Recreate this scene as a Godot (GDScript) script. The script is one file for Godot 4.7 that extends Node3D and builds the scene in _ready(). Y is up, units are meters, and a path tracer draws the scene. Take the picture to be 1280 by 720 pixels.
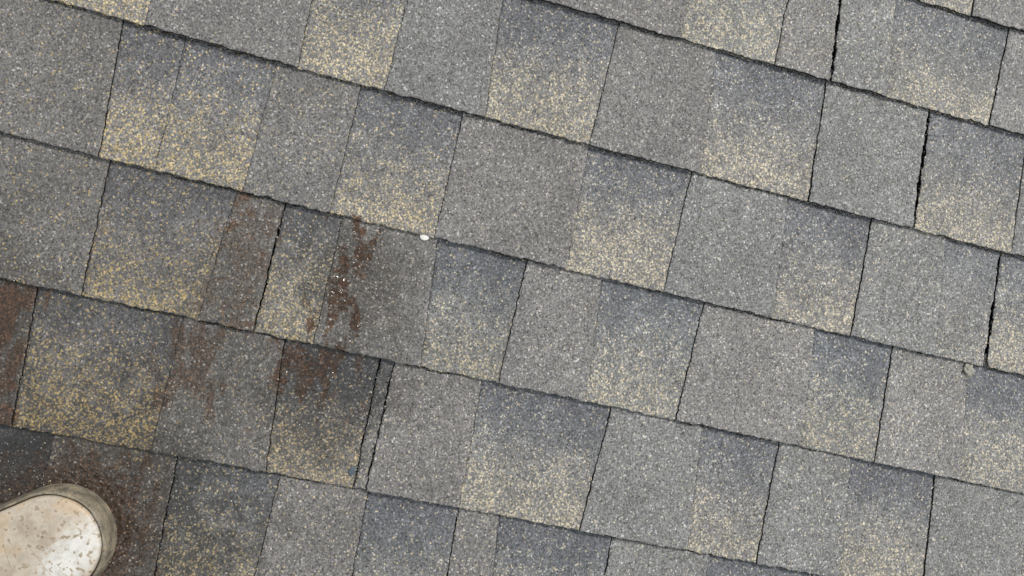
extends Node3D

# All roof measurements are in metres in the roof's own frame:
# x along the courses, y out of the roof, z down the slope ("s" below is -z, up the slope).
const EXPOSURE := 0.143          # visible height of one course
const PITCH := 14.0              # degrees
const U0 := -0.62                # painted extent of the shingle sheet
const U1 := 0.98
const S0 := 0.58
const S1 := -0.45
const TW := 2048
const TH := 1318

var roof: Node3D
var rng := RandomNumberGenerator.new()
var edge_noise := FastNoiseLite.new()
var warp_noise := FastNoiseLite.new()
var used := {}
var mat_face: StandardMaterial3D
var mat_edge: StandardMaterial3D
var unit := (U1 - U0) / TW

# Butt-line offsets in millimetres at x = -0.6, -0.35 ... 0.9
var lines := {
	0: [-1.0, -3.8, -6.5, -8.7, -9.4, -6.7, -2.6],
	1: [-0.5, 0.8, 2.2, 3.6, 5.5, 7.1, 9.0],
	2: [6.2, 2.4, -0.8, -1.4, -1.0, 0.2, 1.5],
	3: [2.7, 0.1, -2.1, -2.1, -3.1, -2.6, 0.9],
	4: [0.8, 0.1, -0.2, -0.3, 0.0, -0.5, -0.4],
	5: [-0.6, 0.6, 1.9, 1.4, 0.3, 0.5, 0.7],
}

# One entry per shingle: left joint at its top and at its bottom, gap at that joint (mm, top and bottom),
# raised tab (1) or recessed (0), tone, golden granules, dark head, rust
var rows := [
	[[-0.62, -0.62, 0.6, 0.6, 1, 1.0, 0.0, 0.0, 0.0], [-0.47, -0.475, 0, 0, 0, 1.0, 0.8, 0.8, 0.0], [-0.35, -0.345, 0.6, 0.6, 1, 1.0, 0.0, 0.0, 0.0], [-0.2, -0.2, 0, 0, 0, 1.0, 0.8, 0.8, 0.0], [-0.08, -0.08, 0.6, 0.6, 1, 1.0, 0.05, 0.0, 0.0], [0.07, 0.07, 0, 0, 0, 1.0, 0.8, 0.8, 0.0], [0.19, 0.19, 0.6, 0.6, 1, 1.0, 0.0, 0.0, 0.0], [0.31, 0.31, 0, 0, 0, 1.0, 0.8, 0.8, 0.0], [0.4, 0.4, 0.6, 0.6, 1, 1.0, 0.05, 0.0, 0.0], [0.5, 0.5, 0, 0, 0, 1.05, 0.75, 0.6, 0.0], [0.617, 0.617, 0.8, 0.8, 1, 1.05, 0.08, 0.0, 0.0], [0.74, 0.74, 0, 0, 0, 1.0, 0.8, 0.8, 0.0], [0.86, 0.86, 0.6, 0.6, 1, 1.0, 0.0, 0.0, 0.0]],
	[[-0.62, -0.62, 0.6, 0.6, 0, 1.0, 0.8, 0.8, 0.0], [-0.5, -0.5, 0.6, 0.6, 1, 1.0, 0.0, 0.0, 0.0], [-0.37, -0.37, 0, 0, 0, 1.0, 0.7, 0.8, 0.0], [-0.24, -0.24, 0.6, 0.6, 1, 0.95, 0.05, 0.0, 0.0], [-0.09, -0.09, 0, 0, 0, 1.0, 0.8, 0.8, 0.0], [0.03, 0.03, 0.6, 0.6, 1, 1.0, 0.06, 0.0, 0.0], [0.257, 0.257, 0, 0, 0, 1.05, 0.75, 0.45, 0.0], [0.379, 0.377, 0.9, 0.9, 1, 1.04, 0.22, 0.0, 0.0], [0.443, 0.45, 5.1, 5.4, 1, 1.08, 0.16, 0.0, 0.0], [0.515, 0.525, 0, 0, 0, 1.05, 0.75, 0.75, 0.0], [0.675, 0.668, 1.6, 1.6, 1, 1.06, 0.05, 0.0, 0.0], [0.8, 0.8, 0, 0, 0, 1.0, 0.8, 0.8, 0.0], [0.89, 0.89, 0.6, 0.6, 1, 1.0, 0.0, 0.0, 0.0]],
	[[-0.62, -0.62, 0.6, 0.6, 1, 1.0, 0.0, 0.0, 0.0], [-0.44, -0.44, 0, 0, 0, 1.05, 0.85, 0.5, 0.0], [-0.312, -0.312, 0.8, 0.8, 1, 0.98, 0.03, 0.0, 0.0], [-0.157, -0.153, 0.6, 0.6, 0, 1.02, 0.85, 0.65, 0.0], [-0.056, -0.058, 0.6, 0.6, 1, 1.0, 0.0, 0.0, 0.0], [0.045, 0.055, 0.8, 0.8, 0, 1.02, 0.95, 0.9, 0.0], [0.183, 0.178, 0.8, 0.8, 1, 1.0, 0.02, 0.0, 0.0], [0.304, 0.312, 0, 0, 0, 1.05, 0.85, 0.9, 0.0], [0.448, 0.452, 1.6, 1.4, 1, 1.05, 0.06, 0.0, 0.0], [0.589, 0.593, 6.3, 8.1, 0, 1.05, 0.85, 0.85, 0.0], [0.728, 0.73, 0.6, 0.6, 1, 1.05, 0.05, 0.0, 0.0], [0.85, 0.85, 0, 0, 0, 1.0, 0.8, 0.8, 0.0]],
	[[-0.62, -0.62, 0.6, 0.6, 0, 0.95, 0.7, 0.7, 0.0], [-0.5, -0.5, 0.8, 0.8, 1, 0.9, 0.1, 0.0, 0.0], [-0.335, -0.324, 1.0, 0.8, 0, 0.98, 0.85, 0.8, 0.0], [-0.271, -0.268, 0.8, 0.5, 0, 0.98, 0.85, 0.9, 0.0], [-0.175, -0.177, 0.6, 0.6, 1, 0.94, 0.14, 0.0, 0.0], [-0.084, -0.085, 0.6, 0.6, 0, 1.0, 0.9, 0.9, 0.0], [0.031, 0.03, 1.0, 0.6, 1, 0.98, 0.02, 0.0, 0.0], [0.179, 0.181, 0.6, 0.6, 0, 1.02, 0.9, 0.9, 0.0], [0.305, 0.299, 1.2, 0.8, 1, 1.04, 0.05, 0.0, 0.0], [0.428, 0.436, 0, 0, 0, 1.04, 0.75, 0.9, 0.0], [0.54, 0.538, 1.8, 1.3, 1, 1.06, 0.12, 0.0, 0.0], [0.641, 0.651, 0, 0, 0, 1.06, 0.4, 0.65, 0.0], [0.72, 0.722, 3.0, 7.8, 0, 1.05, 0.7, 0.8, 0.0], [0.84, 0.84, 0.6, 0.6, 1, 1.0, 0.0, 0.0, 0.0]],
	[[-0.62, -0.62, 0.6, 0.6, 0, 0.9, 0.7, 0.7, 0.0], [-0.54, -0.54, 0.8, 0.8, 1, 0.86, 0.16, 0.0, 0.0], [-0.314, -0.307, 0.9, 0.9, 0, 0.86, 0.95, 0.85, 0.15], [-0.184, -0.191, 0.7, 0.7, 1, 0.85, 0.22, 0.0, 0.45], [-0.133, -0.133, 2.4, 2.4, 0, 0.9, 0.75, 0.8, 0.05], [-0.071, -0.07, 0.6, 0.6, 1, 0.93, 0.02, 0.0, 0.1], [0.034, 0.046, 0.7, 0.5, 0, 0.98, 0.75, 1.0, 0.0], [0.137, 0.134, 1.3, 1.3, 1, 1.02, 0.05, 0.0, 0.0], [0.226, 0.236, 0, 0, 0, 1.03, 0.75, 0.9, 0.0], [0.352, 0.344, 1.3, 1.2, 1, 1.05, 0.07, 0.0, 0.0], [0.494, 0.501, 0, 0, 0, 1.03, 0.7, 1.05, 0.0], [0.598, 0.599, 1.6, 1.3, 1, 1.08, 0.15, 0.0, 0.0], [0.702, 0.715, 0, 0, 0, 1.05, 0.6, 1.0, 0.0], [0.83, 0.83, 0.6, 0.6, 1, 1.0, 0.0, 0.0, 0.0]],
	[[-0.62, -0.62, 0.6, 0.6, 0, 0.9, 0.7, 0.7, 0.0], [-0.5, -0.49, 0.8, 0.8, 1, 0.72, 0.05, 0.0, 0.75], [-0.351, -0.34, 1.0, 1.0, 0, 0.8, 0.95, 0.75, 0.12], [-0.206, -0.205, 0.7, 0.7, 1, 0.85, 0.12, 0.0, 0.2], [-0.101, -0.088, 0.9, 0.9, 0, 0.88, 0.9, 1.2, 0.2], [0.002, 0.005, 2.4, 2.4, 0, 0.9, 0.3, 0.7, 0.0], [0.018, 0.018, 2.3, 2.3, 1, 0.97, 0.06, 0.0, 0.0], [0.116, 0.121, 0.6, 0.6, 0, 1.0, 0.85, 0.95, 0.0], [0.268, 0.259, 1.5, 1.6, 1, 1.03, 0.08, 0.0, 0.0], [0.379, 0.389, 0.6, 0.6, 0, 1.04, 0.75, 0.9, 0.0], [0.477, 0.475, 1.4, 1.4, 1, 1.05, 0.12, 0.0, 0.0], [0.57, 0.582, 0, 0, 0, 1.04, 0.7, 1.05, 0.0], [0.685, 0.692, 1.8, 1.6, 1, 1.05, 0.08, 0.0, 0.0], [0.82, 0.82, 0, 0, 0, 1.0, 0.8, 0.8, 0.0], [0.92, 0.92, 0.6, 0.6, 1, 1.0, 0.0, 0.0, 0.0]],
	[[-0.62, -0.62, 0.6, 0.6, 0, 0.9, 0.7, 0.7, 0.0], [-0.45, -0.45, 0.8, 0.8, 0, 0.66, 0.05, 1.0, 0.05], [-0.3, -0.3, 0.9, 0.9, 1, 0.82, 0.15, 0.0, 0.25], [-0.179, -0.172, 1.2, 1.0, 0, 0.84, 0.75, 0.9, 0.0], [-0.073, -0.075, 0.9, 0.9, 1, 0.93, 0.14, 0.0, 0.0], [0.021, 0.026, 0.9, 0.9, 0, 0.98, 0.6, 1.0, 0.0], [0.121, 0.129, 1.5, 1.5, 1, 0.98, 0.22, 0.0, 0.04], [0.167, 0.182, 0.6, 0.6, 0, 1.0, 0.7, 1.0, 0.0], [0.3, 0.3, 1.4, 1.4, 1, 1.03, 0.1, 0.0, 0.0], [0.419, 0.419, 0, 0, 0, 1.03, 0.7, 1.0, 0.0], [0.55, 0.55, 0.8, 0.8, 1, 1.05, 0.1, 0.0, 0.0], [0.68, 0.68, 0, 0, 0, 1.0, 0.8, 0.9, 0.0], [0.8, 0.8, 0.6, 0.6, 1, 1.0, 0.0, 0.0, 0.0]],
]

# rust-brown run-off patches: x range, s range, strength, grey film on top
var rust_patches := [
	[-0.072, -0.040, -0.004, -0.128, 1.0, 0.55],
	[-0.190, -0.135, -0.002, -0.145, 0.35, 0.0],
	[-0.215, -0.160, -0.146, -0.235, 0.5, 0.0],
	[-0.100, -0.030, -0.150, -0.205, 0.75, 0.35],
	[-0.030, 0.002, -0.150, -0.200, 0.35, 0.3],
	[-0.520, -0.352, -0.150, -0.300, 0.75, 0.0],
	[-0.290, -0.195, -0.290, -0.400, 0.6, 0.5],
]


# ---------------------------------------------------------------- helpers
func numbered(called: String) -> String:
	if not used.has(called):
		used[called] = 0
		return called
	used[called] += 1
	return "%s_%03d" % [called, used[called]]


func tag(o: Node, label: String, category := "", group := "", kind := "") -> void:
	if label: o.set_meta("label", label)
	if category: o.set_meta("category", category)
	if group: o.set_meta("group", group)
	if kind: o.set_meta("kind", kind)


func line_s(k: int, u: float) -> float:
	var s := -EXPOSURE * (k - 3)
	if lines.has(k):
		var f := clampf((u + 0.6) / 0.25, 0.0, 5.999)
		var i := int(f)
		s += lerpf(lines[k][i], lines[k][i + 1], f - i) * 0.001
	s += edge_noise.get_noise_2d(u * 800.0, k * 517.0) * 0.0010 + edge_noise.get_noise_2d(u * 2300.0, k * 217.0) * 0.0009
	s += edge_noise.get_noise_2d(u * 160.0, k * 311.0 + 90.0) * 0.0014
	return s


func joint_u(k: int, j: int, s: float) -> float:
	var row: Array = rows[k]
	if j >= row.size(): return U1
	if j == 0: return U0
	var e: Array = row[j]
	var b := (-EXPOSURE * (k - 4) - s) / EXPOSURE
	return lerpf(e[0], e[1], b) + edge_noise.get_noise_2d(s * 700.0, k * 97.0 + j * 41.0) * 0.0007 + edge_noise.get_noise_2d(s * 1900.0, k * 197.0 + j * 141.0) * 0.0009 + edge_noise.get_noise_2d(s * 150.0, k * 61.0 + j * 83.0) * 0.0009


func noise_bytes(kind: int, freq: float, seed_: int, fractal := 0, jitter := 1.0, ret := 0) -> PackedByteArray:
	var n := FastNoiseLite.new()
	n.noise_type = kind
	n.frequency = freq
	n.seed = seed_
	n.cellular_jitter = jitter
	n.cellular_return_type = ret
	n.fractal_type = FastNoiseLite.FRACTAL_FBM if fractal > 0 else FastNoiseLite.FRACTAL_NONE
	n.fractal_octaves = maxi(fractal, 1)
	var im := n.get_image(TW, TH)
	im.convert(Image.FORMAT_L8)
	return im.get_data()


func _ready() -> void:
	rng.seed = 20
	edge_noise.seed = 3
	edge_noise.frequency = 0.16
	edge_noise.noise_type = FastNoiseLite.TYPE_SIMPLEX
	warp_noise.seed = 9
	warp_noise.frequency = 9.0

	# ------------------------------------------------ camera, sky, sun, exposure
	roof = Node3D.new()
	roof.name = "roof"
	roof.transform = Transform3D(Basis(Vector3.RIGHT, deg_to_rad(PITCH)), Vector3(0, 3.2, 0))
	add_child(roof)
	tag(roof, "weathered grey asphalt shingle roof slope with golden and blue-grey tabs and brown stains", "roof")

	var cam := Camera3D.new()
	cam.name = "camera"
	var turn := Basis(Vector3.RIGHT, 0.06322647) * Basis(Vector3.UP, -0.14767587) * Basis(Vector3.BACK, 0.2253101)
	var to_roof := Basis(Vector3(1, 0, 0), Vector3(0, 0, -1), Vector3(0, 1, 0))
	cam.transform = roof.transform * Transform3D(to_roof * turn, Vector3(0, 0.85139, 0.090917))
	cam.fov = 41.0
	cam.near = 0.02
	cam.far = 200.0
	add_child(cam)
	cam.current = true

	var env := Environment.new()
	env.background_mode = Environment.BG_SKY
	var sky := Sky.new()
	var sm := ProceduralSkyMaterial.new()
	sm.sky_top_color = Color(0.64, 0.655, 0.66)
	sm.sky_horizon_color = Color(0.80, 0.805, 0.80)
	sm.sky_curve = 0.25
	sm.ground_bottom_color = Color(0.25, 0.24, 0.22)
	sm.ground_horizon_color = Color(0.6, 0.6, 0.6)
	sky.sky_material = sm
	env.sky = sky
	env.background_energy_multiplier = 1.0
	env.tonemap_mode = Environment.TONE_MAPPER_LINEAR
	env.tonemap_exposure = 1.62
	env.sdfgi_enabled = true
	env.ssao_enabled = true
	env.ssil_enabled = true
	var we := WorldEnvironment.new()
	we.name = "world_environment"
	we.environment = env
	add_child(we)

	var sun := DirectionalLight3D.new()
	sun.name = "sun"
	sun.light_energy = 0.5
	sun.light_angular_distance = 11.0
	sun.light_color = Color(1.0, 0.97, 0.93)
	sun.shadow_enabled = true
	add_child(sun)
	# from up the slope and the right, so the butts shade the course below
	sun.look_at_from_position(Vector3(1.8, 3.2, -1.5), Vector3.ZERO)

	# ------------------------------------------------ roof
	make_shingle_materials()
	build_deck()
	build_shingles()
	build_vent_pipe()
	build_small_things()


# ---------------------------------------------------------------- shingle surface
func make_shingle_materials() -> void:
	var cell := noise_bytes(FastNoiseLite.TYPE_CELLULAR, 0.54, 5, 0, 1.0, FastNoiseLite.RETURN_CELL_VALUE)
	var dome := noise_bytes(FastNoiseLite.TYPE_CELLULAR, 0.54, 5, 0, 1.0, FastNoiseLite.RETURN_DISTANCE)
	var fine := noise_bytes(FastNoiseLite.TYPE_VALUE, 0.9, 8)
	var clump := noise_bytes(FastNoiseLite.TYPE_SIMPLEX, 0.03, 12, 3)
	var broad := noise_bytes(FastNoiseLite.TYPE_SIMPLEX, 0.006, 15, 3)
	var film := noise_bytes(FastNoiseLite.TYPE_SIMPLEX, 0.075, 22, 3)

	var rgb := PackedByteArray(); rgb.resize(TW * TH * 3); rgb.fill(60)
	var rough := PackedByteArray(); rough.resize(TW * TH); rough.fill(225)
	var bump := PackedByteArray(); bump.resize(TW * TH); bump.fill(128)
	var stain := PackedFloat32Array(); stain.resize(TW * TH)
	var wet := PackedFloat32Array(); wet.resize(TW * TH)
	for p in rust_patches:
		var xa := maxi(0, int((p[0] - U0 - 0.025) / unit)); var xb := mini(TW, int((p[1] - U0 + 0.025) / unit))
		var ya := maxi(0, int((S0 - p[2] - 0.006) / unit)); var yb := mini(TH, int((S0 - p[3] + 0.025) / unit))
		for y in range(ya, yb):
			var s := S0 - y * unit
			var es := minf(p[2] - s, s - p[3])
			for x in range(xa, xb):
				var u := U0 + x * unit
				var e := minf(es, minf(u - p[0], p[1] - u))
				var i := y * TW + x
				var w := (clump[(y / 3) * TW + x] - 128) / 128.0
				var m: float = clampf((e + 0.008 + w * 0.034) / 0.022, 0.0, 1.0) * p[4]
				var f: float = smoothstep(0.47, 0.56, film[y * TW + x / 2] / 255.0) * p[5]
				stain[i] = maxf(stain[i], m * (1.0 - f))
				wet[i] = maxf(wet[i], m * p[5])

	# still-damp areas: darker and shinier
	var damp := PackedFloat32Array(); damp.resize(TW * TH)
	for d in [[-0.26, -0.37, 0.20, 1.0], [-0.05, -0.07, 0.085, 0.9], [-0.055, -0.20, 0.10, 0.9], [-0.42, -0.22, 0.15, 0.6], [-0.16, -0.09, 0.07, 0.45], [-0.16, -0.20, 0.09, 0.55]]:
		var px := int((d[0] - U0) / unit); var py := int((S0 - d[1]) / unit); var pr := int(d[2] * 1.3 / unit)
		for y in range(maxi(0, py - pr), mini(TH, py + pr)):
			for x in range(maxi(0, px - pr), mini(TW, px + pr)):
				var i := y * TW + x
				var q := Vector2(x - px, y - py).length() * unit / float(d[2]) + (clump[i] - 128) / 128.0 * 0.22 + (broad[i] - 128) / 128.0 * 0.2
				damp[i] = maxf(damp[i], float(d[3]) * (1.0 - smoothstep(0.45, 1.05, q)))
	var lines_px := []
	for k in range(-1, 7):
		var a := PackedFloat32Array(); a.resize(TW)
		for x in TW: a[x] = line_s(k, U0 + x * unit)
		lines_px.append(a)
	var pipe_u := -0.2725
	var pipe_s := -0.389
	for k in 7:
		var top: PackedFloat32Array = lines_px[k]
		var bot: PackedFloat32Array = lines_px[k + 1]
		var ya := maxi(0, int((S0 + EXPOSURE * (k - 4) - 0.014) / unit))
		var yb := mini(TH, int((S0 + EXPOSURE * (k - 3) + 0.014) / unit))
		var nt: int = rows[k].size()
		for y in range(ya, yb):
			var s := S0 - y * unit
			for j in nt:
				var e: Array = rows[k][j]
				var xa := maxi(0, int((joint_u(k, j, s) - U0) / unit))
				var xb := mini(TW, int((joint_u(k, j + 1, s) - U0) / unit))
				var tone: float = e[5]; var gold: float = e[6]; var dark: float = e[7]; var rust: float = e[8]
				var raised: bool = e[4] == 1
				var warm := clampf((0.12 - float(e[0])) / 0.55, 0.0, 1.0) * clampf((k - 0.5) / 3.0, 0.2, 1.0)
				var hue := (sin(k * 12.9 + j * 78.2) * 0.5 + 0.5) * (0.5 if raised else 0.25)
				if raised and float(e[0]) > 0.0 and float(e[0]) < 0.2: hue = 0.5
				var vary := fposmod(sin(k * 31.7 + j * 17.3) * 437.5, 1.0)
				var g0 := 0.12 + 0.34 * vary
				var g1 := 0.88 + 0.2 * fposmod(vary * 7.0, 1.0)
				var hue_r := 0.990 + 0.030 * hue + 0.018 * warm
				var hue_g := 1.0 - 0.012 * hue - 0.006 * warm
				var hue_b := 1.006 - 0.022 * hue - 0.018 * warm
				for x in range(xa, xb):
					var t := top[x]
					if s > t or s <= bot[x]: continue
					var i := y * TW + x
					var b := (t - s) / (t - bot[x])
					var c := cell[i]
					var r := c / 255.0
					var h := fposmod(c * 0.61803, 1.0)
					var cl := (clump[i] - 128) / 128.0
					var br := (broad[i] - 128) / 128.0
					var fn := (fine[i] - 128) / 128.0
					# mineral colour of this granule
					var v := 121.0 + 36.0 * (r - 0.5) + 36.0 * fn
					if h > 0.962: v = 154.0 + 56.0 * r
					elif h > 0.932: v = 72.0
					var cr := v * hue_r; var cg := v * hue_g; var cb := v * hue_b
					var pg := gold * (0.26 - 0.08 * warm)
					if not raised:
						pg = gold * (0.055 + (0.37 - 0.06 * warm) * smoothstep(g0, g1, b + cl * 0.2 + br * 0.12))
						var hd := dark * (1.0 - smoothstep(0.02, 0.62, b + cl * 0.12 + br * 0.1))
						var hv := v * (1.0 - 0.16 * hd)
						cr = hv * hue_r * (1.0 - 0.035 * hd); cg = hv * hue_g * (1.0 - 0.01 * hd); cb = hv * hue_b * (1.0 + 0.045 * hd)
					var golden := fposmod(c * 0.3819 + 0.17, 1.0) < pg
					if golden:
						var g := 0.76 + 0.06 * warm + 0.42 * r + 0.16 * fn
						cr = (184.0 + 2.0 * warm) * g; cg = (174.0 - 10.0 * warm) * g; cb = (153.0 - 40.0 * warm) * g
					var m := tone * (1.0 + 0.045 * cl + 0.06 * br)
					cr *= m; cg *= m; cb *= m
					# rust-brown run-off
					var st := maxf(stain[i], rust * (0.55 + 0.9 * cl + 0.4 * br))
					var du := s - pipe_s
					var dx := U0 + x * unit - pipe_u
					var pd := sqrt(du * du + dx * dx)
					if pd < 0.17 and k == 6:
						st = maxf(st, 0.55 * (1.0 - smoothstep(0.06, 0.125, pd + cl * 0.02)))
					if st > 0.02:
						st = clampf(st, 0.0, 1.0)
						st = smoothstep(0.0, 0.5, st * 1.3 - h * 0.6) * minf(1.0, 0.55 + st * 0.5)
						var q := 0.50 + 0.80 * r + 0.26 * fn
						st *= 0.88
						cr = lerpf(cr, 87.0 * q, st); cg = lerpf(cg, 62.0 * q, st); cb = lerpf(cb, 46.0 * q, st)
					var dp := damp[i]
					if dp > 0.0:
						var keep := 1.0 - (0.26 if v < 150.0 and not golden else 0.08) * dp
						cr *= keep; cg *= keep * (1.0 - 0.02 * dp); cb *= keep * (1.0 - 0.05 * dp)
					var i3 := i * 3
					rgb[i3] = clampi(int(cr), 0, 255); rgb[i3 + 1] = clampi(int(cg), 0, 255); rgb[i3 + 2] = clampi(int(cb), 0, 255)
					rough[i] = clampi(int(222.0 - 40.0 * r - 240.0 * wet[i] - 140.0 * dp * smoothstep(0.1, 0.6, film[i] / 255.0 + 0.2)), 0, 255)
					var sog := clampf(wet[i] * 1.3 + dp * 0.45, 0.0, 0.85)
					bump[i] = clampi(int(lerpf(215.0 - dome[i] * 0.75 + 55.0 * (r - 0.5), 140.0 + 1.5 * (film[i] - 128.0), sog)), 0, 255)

	var albedo := Image.create_from_data(TW, TH, false, Image.FORMAT_RGB8, rgb)
	var rough_im := Image.create_from_data(TW, TH, false, Image.FORMAT_L8, rough)
	var normal := Image.create_from_data(TW, TH, false, Image.FORMAT_L8, bump)
	normal.convert(Image.FORMAT_RGBA8)
	normal.bump_map_to_normal_map(1.6)
	mat_face = StandardMaterial3D.new()
	mat_face.albedo_texture = ImageTexture.create_from_image(albedo)
	mat_face.roughness_texture = ImageTexture.create_from_image(rough_im)
	mat_face.roughness_texture_channel = BaseMaterial3D.TEXTURE_CHANNEL_RED
	mat_face.roughness = 1.0
	mat_face.normal_enabled = true
	mat_face.normal_texture = ImageTexture.create_from_image(normal)
	mat_face.normal_scale = 1.0
	mat_face.metallic_specular = 0.5
	mat_edge = StandardMaterial3D.new()
	mat_edge.albedo_color = Color(0.12, 0.12, 0.12)
	mat_edge.roughness = 0.9


func build_deck() -> void:
	var felt := StandardMaterial3D.new()
	felt.albedo_color = Color(0.10, 0.10, 0.105)
	felt.roughness = 0.95
	var m := BoxMesh.new()
	m.size = Vector3(2.3, 0.02, 1.75)
	var d := MeshInstance3D.new()
	d.name = "roof_deck"
	d.mesh = m
	d.material_override = felt
	d.position = Vector3(0.18, -0.0185, 0.02)
	roof.add_child(d)


func gap_wear(k: int, j: int, s: float) -> float:
	return clampf(0.9 + 0.7 * edge_noise.get_noise_2d(s * 260.0, k * 23.0 + j * 59.0), 0.45, 1.4)


func rest_height(raised: bool, down: float) -> float:
	# height of a tab's top face, "down" metres above its own butt
	return (0.0056 if raised else 0.0042) - 0.0325 * down


func build_shingle(k: int, j: int) -> MeshInstance3D:
	var e: Array = rows[k][j]
	var nxt: Array = rows[k][j + 1] if j + 1 < rows[k].size() else rows[k][0]
	var raised: bool = e[4] == 1
	var thick := 0.0044 if raised else 0.0027
	var cu: float = (e[0] + joint_u(k, j + 1, -EXPOSURE * (k - 3.5))) * 0.5
	var cs := -EXPOSURE * (k - 3.5)
	var lift_l := rng.randf_range(0.0, 0.0015)
	var lift_r := rng.randf_range(0.0, 0.0015)
	var bs: Array[float] = []
	for i in 60: bs.append(-0.11 + 1.098 * i / 59.0)
	bs.append(0.994); bs.append(1.0)
	var width: float = absf(joint_u(k, j + 1, cs) - e[0])
	var na := maxi(4, int(width / 0.0045))
	var fa: Array[float] = [0.0, minf(0.0012 / width, 0.1)]
	for i in range(1, na): fa.append(float(i) / na)
	fa.append(1.0 - minf(0.0012 / width, 0.1)); fa.append(1.0)
	var tops := []
	for bi in bs.size():
		var b := bs[bi]
		var row_pts := PackedVector3Array()
		var s_guess := -EXPOSURE * (k - 4) - b * EXPOSURE
		var ul := joint_u(k, j, s_guess) + 0.0004 * lerpf(e[2], e[3], b) * gap_wear(k, j, s_guess)
		var ur := joint_u(k, j + 1, s_guess) - 0.0004 * lerpf(nxt[2], nxt[3], b) * gap_wear(k, j + 1, s_guess)
		for ai in fa.size():
			var a := fa[ai]
			var u := lerpf(ul, ur, a)
			var st := line_s(k - 1, u)
			var sb := line_s(k, u)
			var s := lerpf(st, sb, b)
			var n := rest_height(raised, maxf(s - sb, 0.0))
			n += warp_noise.get_noise_2d(u + k * 3.1, s) * 0.0005 * clampf(b * 3.0, 0.0, 1.0)
			n += lerpf(lift_l, lift_r, a) * pow(maxf(b, 0.0), 4.0)
			n += edge_noise.get_noise_2d(u * 900.0, s * 900.0) * 0.00022
			if ai == 0 or ai == fa.size() - 1 or bi == bs.size() - 1: n -= 0.0006
			row_pts.append(Vector3(u, n, -s))
		tops.append(row_pts)
	var off := Vector3(cu, 0, -cs)
	var st_ := SurfaceTool.new()
	st_.begin(Mesh.PRIMITIVE_TRIANGLES)
	st_.set_smooth_group(0)
	var cols := fa.size()
	for bi in bs.size():
		for ai in cols:
			var p: Vector3 = tops[bi][ai]
			st_.set_uv(Vector2((p.x - U0) / (U1 - U0), (S0 + p.z) / (S0 - S1)))
			st_.add_vertex(p - off)
	for bi in bs.size() - 1:
		for ai in cols - 1:
			var q := bi * cols + ai
			st_.add_index(q); st_.add_index(q + 1); st_.add_index(q + cols)
			st_.add_index(q + 1); st_.add_index(q + cols + 1); st_.add_index(q + cols)
	st_.generate_normals()
	st_.generate_tangents()
	var mesh := st_.commit()
	mesh.surface_set_material(0, mat_face)
	var sk := SurfaceTool.new()
	sk.begin(Mesh.PRIMITIVE_TRIANGLES)
	sk.set_smooth_group(-1)
	var ring := PackedVector3Array()
	for ai in cols: ring.append(tops[bs.size() - 1][ai])
	for bi in range(bs.size() - 1, -1, -1): ring.append(tops[bi][cols - 1])
	for ai in range(cols - 1, -1, -1): ring.append(tops[0][ai])
	for bi in bs.size(): ring.append(tops[bi][0])
	var mid := Vector3.ZERO
	for p in ring: mid += p / ring.size()
	for i in ring.size():
		var p := ring[i]
		var q := ring[(i + 1) % ring.size()]
		if p.distance_squared_to(q) < 1e-12: continue
		var pl := p - Vector3(0, thick - 0.0006, 0); var ql := q - Vector3(0, thick - 0.0006, 0)
		for v in [p, q, pl, q, ql, pl, pl, ql, mid - Vector3(0, thick, 0)]: sk.add_vertex(v - off)
	sk.generate_normals()
	sk.commit(mesh)
	mesh.surface_set_material(1, mat_edge)
	var o := MeshInstance3D.new()
	o.name = numbered("shingle")
	o.mesh = mesh
	o.position = off
	return o


func build_shingles() -> void:
	var special := {
		Vector2i(4, 5): "plain grey shingle with a brown rusty run-off strip down its left edge",
		Vector2i(4, 3): "narrow brownish speckled shingle",
		Vector2i(5, 1): "dark rusty brown shingle",
		Vector2i(5, 3): "grey shingle with a brown stain at its upper left",
		Vector2i(5, 4): "stained shingle with dark brown head and golden foot",
		Vector2i(5, 5): "thin sliver of shingle between two open joints",
		Vector2i(6, 1): "dark damp shingle beside the vent pipe",
		Vector2i(6, 2): "brown stained shingle around the vent pipe",
	}
	var made := []
	for k in 7:
		for j in rows[k].size():
			var o := build_shingle(k, j)
			roof.add_child(o, true)
			if special.has(Vector2i(k, j)): o.set_meta("label", special[Vector2i(k, j)])
			made.append([o, k, j])
	# the courses go on a little past the painted sheet: copies one sheet over
	for du in [-1, 0, 1]:
		for dv in [-1, 0, 1]:
			if du == 0 and dv == 0: continue
			for m in made:
				var src: MeshInstance3D = m[0]
				var at := src.position + Vector3(du * (U1 - U0), 0, dv * 7 * EXPOSURE)
				if at.x < -0.85 or at.x > 1.22 or at.z < -0.78 or at.z > 0.76: continue
				var c: MeshInstance3D = src.duplicate()
				if c.has_meta("label"): c.remove_meta("label")
				c.name = numbered("shingle")
				c.position = at
				roof.add_child(c, true)


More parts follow.
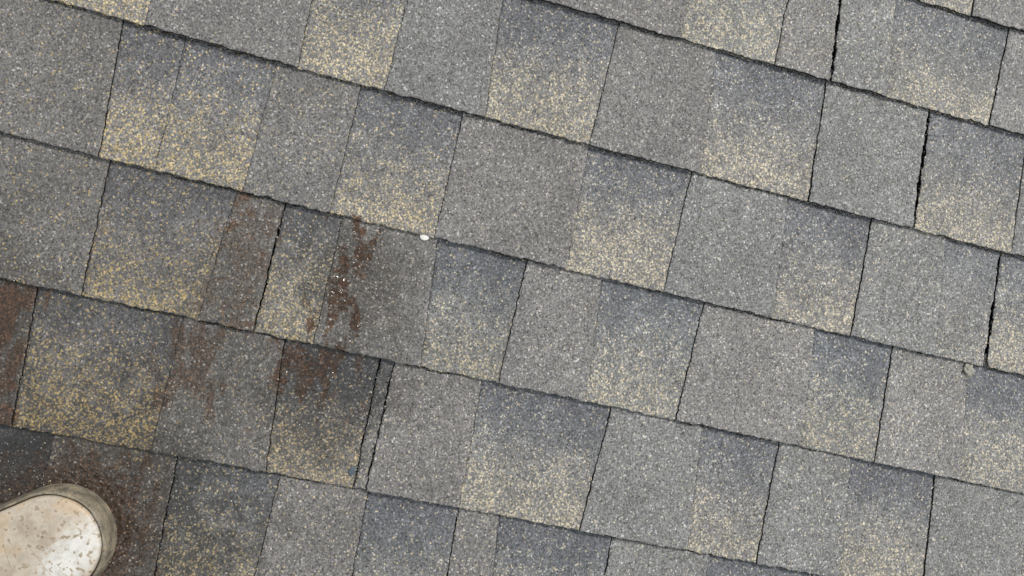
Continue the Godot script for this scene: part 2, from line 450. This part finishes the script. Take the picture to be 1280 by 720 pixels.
func build_vent_pipe() -> void:
	var cap := Node3D.new()
	cap.name = "vent_cap"
	cap.transform = roof.transform * Transform3D(Basis.IDENTITY, Vector3(-0.2710, 0.002, 0.3872))
	add_child(cap)
	tag(cap, "stubby oval cream vent cap with a grimy tan rim, standing on the stained shingles", "vent cap")
	# [radius, height, shift of the centre towards the far end]
	var rim := oval([Vector3(0.0560, -0.004, 0), Vector3(0.0551, 0.001, 0), Vector3(0.0547, 0.007, 0), Vector3(0.0546, 0.014, 0.0), Vector3(0.0544, 0.020, 0.0), Vector3(0.0540, 0.0262, 0.0), Vector3(0.0531, 0.0296, 0.0), Vector3(0.0520, 0.0306, 0.0), Vector3(0.0511, 0.0302, 0.0), Vector3(0.0505, 0.0290, 0.0), Vector3(0.0503, 0.020, 0.0)], 0.0008, 2.0)
	var r := MeshInstance3D.new()
	r.name = "rim"; r.mesh = rim.commit(); r.material_override = collar_material()
	cap.add_child(r)
	var prof := [Vector3(0.0497, 0.020, 0.0), Vector3(0.0496, 0.0308, 0.0), Vector3(0.0490, 0.0328, 0.0), Vector3(0.0478, 0.0338, 0.0)]
	for t in 14: prof.append(Vector3(0.046 * (1.0 - t / 13.0), 0.0343 + 0.0042 * (1.0 - pow(1.0 - t / 13.0, 2.0)), 0.0))
	var face := oval(prof, 0.0006, 7.0)
	var o := MeshInstance3D.new()
	o.name = "cap_face"; o.mesh = face.commit(); o.material_override = cap_material()
	cap.add_child(o)


func oval(profile: Array, wob: float, seed_: float) -> SurfaceTool:
	# a lofted oval: a half circle at the near end, a half circle LONG away at the far end
	var long := 0.085
	var far := Vector2(-0.81, 0.586)
	var segs := 96
	var st := SurfaceTool.new()
	st.begin(Mesh.PRIMITIVE_TRIANGLES)
	st.set_smooth_group(0)
	for i in profile.size():
		var p: Vector3 = profile[i]
		for a in segs + 1:
			var d := Vector2.from_angle(TAU * a / segs)
			var rr := p.x + wob * edge_noise.get_noise_3d(d.x * 7.0, d.y * 7.0 + seed_, i * 0.5) * minf(1.0, p.x / 0.03)
			var q := d * rr + far * (p.z + long * smoothstep(-0.12, 0.12, d.dot(far)))
			var y := p.y + 0.0010 * warp_noise.get_noise_2d(q.x * 1.6 + seed_, q.y * 1.6)
			st.set_uv(Vector2(q.x / 0.26 + 0.72, q.y / 0.26 + 0.5))
			st.add_vertex(Vector3(q.x, y, q.y))
	for i in profile.size() - 1:
		for a in segs:
			var q := i * (segs + 1) + a
			st.add_index(q); st.add_index(q + segs + 1); st.add_index(q + 1)
			st.add_index(q + 1); st.add_index(q + segs + 1); st.add_index(q + segs + 2)
	st.generate_normals()
	return st


func ramp(stops: Array) -> Gradient:
	var g := Gradient.new()
	g.offsets = PackedFloat32Array(stops.map(func(e): return e[0]))
	g.colors = PackedColorArray(stops.map(func(e): return e[1]))
	return g


func noise_texture(freq: float, seed_: int, stops: Array, size := 512, oct := 4) -> NoiseTexture2D:
	var t := NoiseTexture2D.new()
	var n := FastNoiseLite.new()
	n.noise_type = FastNoiseLite.TYPE_SIMPLEX
	n.frequency = freq
	n.seed = seed_
	n.fractal_octaves = oct
	t.noise = n
	t.width = size
	t.height = size
	t.seamless = true
	t.color_ramp = ramp(stops)
	return t


func cap_material() -> StandardMaterial3D:
	# weathered cream paint: soft mottling, pits, hairline scratches and a white patch with its highlight painted in
	var w := 1024
	var im := Image.create(w, w, false, Image.FORMAT_RGB8)
	var n := FastNoiseLite.new(); n.seed = 31; n.frequency = 0.006; n.fractal_octaves = 5
	var n2 := FastNoiseLite.new(); n2.seed = 37; n2.frequency = 0.03; n2.fractal_octaves = 4
	for y in w:
		for x in w:
			var f := n.get_noise_2d(x, y)
			var g := n2.get_noise_2d(x, y)
			var c := Color(0.735, 0.695, 0.64).lerp(Color(0.64, 0.585, 0.525), smoothstep(0.0, 0.5, f) * 0.7)
			c = c.lerp(Color(0.75, 0.66, 0.55), smoothstep(0.08, 0.4, -f) * 0.6)
			var d := Vector2((x / 1024.0 - 0.72) * 0.26 - 0.026, (y / 1024.0 - 0.5) * 0.26 - 0.002)
			c = c.lerp(Color(0.86, 0.86, 0.85), (1.0 - smoothstep(0.010, 0.030, Vector2(d.x + 0.35 * d.y, d.y * 0.62).length() + g * 0.014)) * 0.95)  # white patch on the right, its highlight put into the colour
			if g > 0.30: c = c.lerp(Color(0.50, 0.45, 0.38), smoothstep(0.24, 0.5, g) * 0.7)
			c = c.lerp(Color(0.52, 0.49, 0.44), smoothstep(0.0, 0.35, n2.get_noise_2d(x * 0.45 + 300.0, y * 0.45)) * 0.16)
			im.set_pixel(x, y, c * (1.0 + 0.09 * g + rng.randf_range(-0.035, 0.035)))
	for i in 320:
		var px := rng.randi_range(8, w - 9); var py := rng.randi_range(8, w - 9)
		var rad := rng.randf_range(1.0, 3.6) * (1.5 if rng.randf() < 0.1 else 1.0)
		var dark := rng.randf_range(0.35, 0.9)
		for dy in range(-7, 8):
			for dx in range(-7, 8):
				var e := Vector2(dx, dy).length() + 1.6 * n2.get_noise_2d(px * 3 + dx * 5, py * 3 + dy * 5)
				if e < rad: im.set_pixel(px + dx, py + dy, im.get_pixel(px + dx, py + dy).lerp(Color(0.34, 0.28, 0.20), dark * smoothstep(0.0, 1.5, rad - e)))
	for i in 14:
		var p := Vector2(rng.randf_range(0, w), rng.randf_range(0, w))
		var dir := Vector2.from_angle(rng.randf_range(0.4, 1.3))
		for t in rng.randi_range(60, 260):
			p += dir; dir = dir.rotated(rng.randf_range(-0.05, 0.05))
			if p.x < 1 or p.y < 1 or p.x > w - 3 or p.y > w - 3: break
			for e in 2: im.set_pixel(int(p.x) + e, int(p.y), im.get_pixel(int(p.x) + e, int(p.y)).lerp(Color(0.46, 0.39, 0.31), 0.5))
	var m := StandardMaterial3D.new()
	m.albedo_texture = ImageTexture.create_from_image(im)
	m.roughness = 0.5
	return m


func collar_material() -> StandardMaterial3D:
	# grimy grey-tan metal with dirt flecks
	var w := 768
	var im := Image.create(w, w, false, Image.FORMAT_RGB8)
	var n := FastNoiseLite.new(); n.seed = 51; n.frequency = 0.012; n.fractal_octaves = 4
	var n2 := FastNoiseLite.new(); n2.seed = 57; n2.frequency = 0.07; n2.fractal_octaves = 3
	for y in w:
		for x in w:
			var f := n.get_noise_2d(x, y)
			var g := n2.get_noise_2d(x, y)
			var c := Color(0.56, 0.535, 0.48).lerp(Color(0.42, 0.395, 0.345), smoothstep(-0.1, 0.4, f))
			c = c.lerp(Color(0.68, 0.62, 0.52), smoothstep(0.1, 0.45, -f))
			c = c.lerp(Color(0.20, 0.18, 0.15), smoothstep(0.18, 0.5, g) * 0.8)
			im.set_pixel(x, y, c * (1.0 + 0.2 * g))
	var m := StandardMaterial3D.new()
	m.albedo_texture = ImageTexture.create_from_image(im)
	m.uv1_triplanar = true
	m.uv1_scale = Vector3(5, 5, 5)
	m.roughness = 0.6
	return m


func tab_at(u: float, s: float) -> Array:
	# [course, tab, height of the top face]
	var k := clampi(int(floor(4.0 - s / EXPOSURE)), 0, 6)
	if s > line_s(k - 1, u) and k > 0: k -= 1
	elif s < line_s(k, u) and k < 6: k += 1
	var j := 0
	while j + 1 < rows[k].size() and joint_u(k, j + 1, s) < u: j += 1
	return [k, j, rest_height(rows[k][j][4] == 1, maxf(s - line_s(k, u), 0.0))]


func grain_mesh(squash: float, seed_: int) -> ArrayMesh:
	# an angular crushed-stone grain, about 1 unit across
	var r := RandomNumberGenerator.new(); r.seed = seed_
	var v: Array[Vector3] = []
	for d in [Vector3.UP, Vector3.RIGHT, Vector3.BACK, Vector3.LEFT, Vector3.FORWARD, Vector3.DOWN]:
		v.append(Vector3(d.x * r.randf_range(0.35, 0.6), d.y * squash, d.z * r.randf_range(0.35, 0.6)) + Vector3(r.randf_range(-0.1, 0.1), 0, r.randf_range(-0.1, 0.1)))
	var st := SurfaceTool.new(); st.begin(Mesh.PRIMITIVE_TRIANGLES); st.set_smooth_group(-1)
	for i in 4:
		for t in [v[0], v[1 + (i + 1) % 4], v[1 + i], v[5], v[1 + i], v[1 + (i + 1) % 4]]: st.add_vertex(t)
	st.generate_normals()
	return st.commit()


func scatter(called: String, mesh: Mesh, places: Array, rough_: float) -> void:
	var mm := MultiMesh.new()
	mm.transform_format = MultiMesh.TRANSFORM_3D
	mm.use_colors = true
	mm.mesh = mesh
	mm.instance_count = places.size()
	for i in places.size():
		mm.set_instance_transform(i, places[i][0])
		mm.set_instance_color(i, places[i][1])
	var o := MultiMeshInstance3D.new()
	o.name = called
	o.multimesh = mm
	var m := StandardMaterial3D.new()
	m.vertex_color_use_as_albedo = true
	m.roughness = rough_
	o.material_override = m
	o.set_meta("kind", "stuff")
	roof.add_child(o)


func build_small_things() -> void:
	# crushed-stone granules standing proud of the shingles
	var places := []
	for i in 22000:
		var u := rng.randf_range(-0.56, 0.95)
		var s := rng.randf_range(-0.44, 0.54)
		var at := tab_at(u, s)
		var e: Array = rows[at[0]][at[1]]
		var b: float = (line_s(at[0] - 1, u) - s) / EXPOSURE
		if b < 0.03: continue
		var size := rng.randf_range(0.0008, 0.0018)
		var pick := rng.randf()
		var warm := clampf((0.12 - u) / 0.55, 0.0, 1.0) * clampf((at[0] - 0.5) / 3.0, 0.2, 1.0)
		var stained := float(e[8]) > 0.3
		for p in rust_patches: stained = stained or (u > p[0] and u < p[1] and s < p[2] and s > p[3])
		if stained and rng.randf() < 0.75: continue
		var col := Color(0.19, 0.187, 0.18) * rng.randf_range(0.6, 1.5)
		if pick < 0.12: col = Color(0.46, 0.455, 0.42) * rng.randf_range(0.65, 1.3)
		elif pick < 0.21: col = Color(0.05, 0.052, 0.055)
		elif pick < 0.34 + 0.0 * warm + (0.14 * float(e[6]) * smoothstep(0.3, 0.9, b) if e[4] == 0 else 0.2 * float(e[6])): col = Color(0.44, 0.39 - 0.03 * warm, 0.28 - 0.08 * warm) * rng.randf_range(0.7, 1.25)
		if float(e[8]) > 0.3 and rng.randf() < float(e[8]): col = Color(0.10, 0.06, 0.035)
		col.a = 1.0
		var t := Transform3D(Basis(Vector3.UP, rng.randf() * TAU).scaled(Vector3(size, size * 0.7, size)), Vector3(u, at[2] + size * 0.12, -s))
		places.append([t, col])
	scatter("loose_granules", grain_mesh(0.5, 3), places, 0.75)

	# dirt and dry moss at butts and joints; dark grains also draw butt shade
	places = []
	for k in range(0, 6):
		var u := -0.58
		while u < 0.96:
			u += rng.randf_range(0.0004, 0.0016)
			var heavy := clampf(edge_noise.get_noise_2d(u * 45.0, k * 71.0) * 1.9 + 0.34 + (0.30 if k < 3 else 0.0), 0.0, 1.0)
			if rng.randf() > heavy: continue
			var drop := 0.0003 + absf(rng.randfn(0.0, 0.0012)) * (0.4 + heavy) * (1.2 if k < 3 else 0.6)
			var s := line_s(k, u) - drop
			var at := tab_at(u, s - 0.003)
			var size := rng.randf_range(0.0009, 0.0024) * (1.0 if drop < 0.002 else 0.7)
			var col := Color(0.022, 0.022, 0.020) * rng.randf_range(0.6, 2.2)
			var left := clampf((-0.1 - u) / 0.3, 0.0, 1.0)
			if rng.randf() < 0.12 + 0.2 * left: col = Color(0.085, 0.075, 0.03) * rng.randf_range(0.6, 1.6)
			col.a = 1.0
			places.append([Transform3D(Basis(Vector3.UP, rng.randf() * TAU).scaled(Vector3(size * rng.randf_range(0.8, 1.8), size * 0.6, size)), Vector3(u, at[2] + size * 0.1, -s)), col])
	for k in 7:
		for j in range(1, rows[k].size()):
			for i in (260 if k == 5 and (j == 5 or j == 6) else 38):
				var b := rng.randf()
				var s := -EXPOSURE * (k - 4) - b * EXPOSURE
				if rng.randf() > 0.5 + edge_noise.get_noise_2d(s * 200.0, k * 33.0 + j * 17.0): continue
				var u := joint_u(k, j, s) + rng.randfn(0.0, 0.0018 if k == 5 and (j == 5 or j == 6) else 0.0009)
				var size := rng.randf_range(0.0007, 0.0018)
				var low: float = minf(tab_at(u - 0.004, s)[2], tab_at(u + 0.004, s)[2])
				var col := Color(0.03, 0.032, 0.035) * rng.randf_range(0.5, 2.0)
				col.a = 1.0
				places.append([Transform3D(Basis(Vector3.UP, rng.randf() * TAU).scaled(Vector3(size, size * 0.6, size * 1.5)), Vector3(u, low + size * 0.15, -s)), col])
	for i in 46:  # dark grains drawing the shadow crack beside the flake
		var u := 0.6965 + rng.randfn(0.0, 0.0012)
		var s := line_s(3, u) - rng.randf_range(0.001, 0.015)
		var size := rng.randf_range(0.0009, 0.0022)
		places.append([Transform3D(Basis(Vector3.UP, rng.randf() * TAU).scaled(Vector3(size, size * 0.6, size * 1.5)), Vector3(u - 0.0015 * sin((s - line_s(3, u)) * 300.0), tab_at(u, s)[2] + size * 0.1, -s)), Color(0.02, 0.02, 0.02)])
	scatter("dirt_and_shade_lines", grain_mesh(0.5, 8), places, 0.95)

	flake("white_pebble", "small round white pebble peeking out from under a shingle edge", "pebble", 0.0194, line_s(3, 0.0194) - 0.0014, Vector3(0.0108, 0.0030, 0.0100), Color(0.98, 0.98, 0.97), 0.5, 6, 0.05, 0.0)
	flake("shingle_flake", "pale granule-covered flake broken from a shingle corner below an open joint", "flake", 0.7030, line_s(3, 0.7030) - 0.0075, Vector3(0.0125, 0.0056, 0.0165), Color(0.66, 0.655, 0.61), 0.9, 11, 0.75, 0.4)
	flake("slate_chip", "small blue-grey chip lying beside the narrow shingle sliver", "chip", -0.0005, -0.2670, Vector3(0.0070, 0.0020, 0.0105), Color(0.30, 0.36, 0.41), 0.6, 14, 0.3, -0.3)


func flake(called: String, label: String, category: String, u: float, s: float, size: Vector3, col: Color, rough_: float, seed_: int, uneven: float, turn: float) -> void:
	var n := FastNoiseLite.new(); n.seed = seed_; n.frequency = 1.1
	var sp := SphereMesh.new()
	sp.radius = 0.5; sp.height = 1.0; sp.radial_segments = 28; sp.rings = 14
	var st := SurfaceTool.new()
	st.begin(Mesh.PRIMITIVE_TRIANGLES)
	st.set_smooth_group(0)
	var arr := sp.get_mesh_arrays()
	for v in arr[Mesh.ARRAY_VERTEX]:
		var d: Vector3 = v.normalized()
		var q := Vector3(d.x, signf(d.y) * pow(absf(d.y), 0.7), d.z) * 0.5
		q *= 1.0 + uneven * n.get_noise_3dv(d * 1.2) + uneven * 0.3 * n.get_noise_3dv(d * 5.0)
		st.add_vertex(q * size)
	for i in arr[Mesh.ARRAY_INDEX]: st.add_index(i)
	st.generate_normals()
	var o := MeshInstance3D.new()
	o.name = called
	o.mesh = st.commit()
	var m := StandardMaterial3D.new()
	m.albedo_texture = noise_texture(0.09, seed_, [[0.0, col.darkened(0.45)], [0.4, col.darkened(0.12)], [0.6, col], [1.0, col.lightened(0.35)]], 256, 3)
	m.uv1_triplanar = true
	m.uv1_scale = Vector3(40, 40, 40)
	m.roughness = rough_
	o.material_override = m
	var at := tab_at(u, s)
	o.transform = roof.transform * Transform3D(Basis(Vector3.UP, turn), Vector3(u, at[2] + size.y * 0.32, -s))
	add_child(o)
	tag(o, label, category)
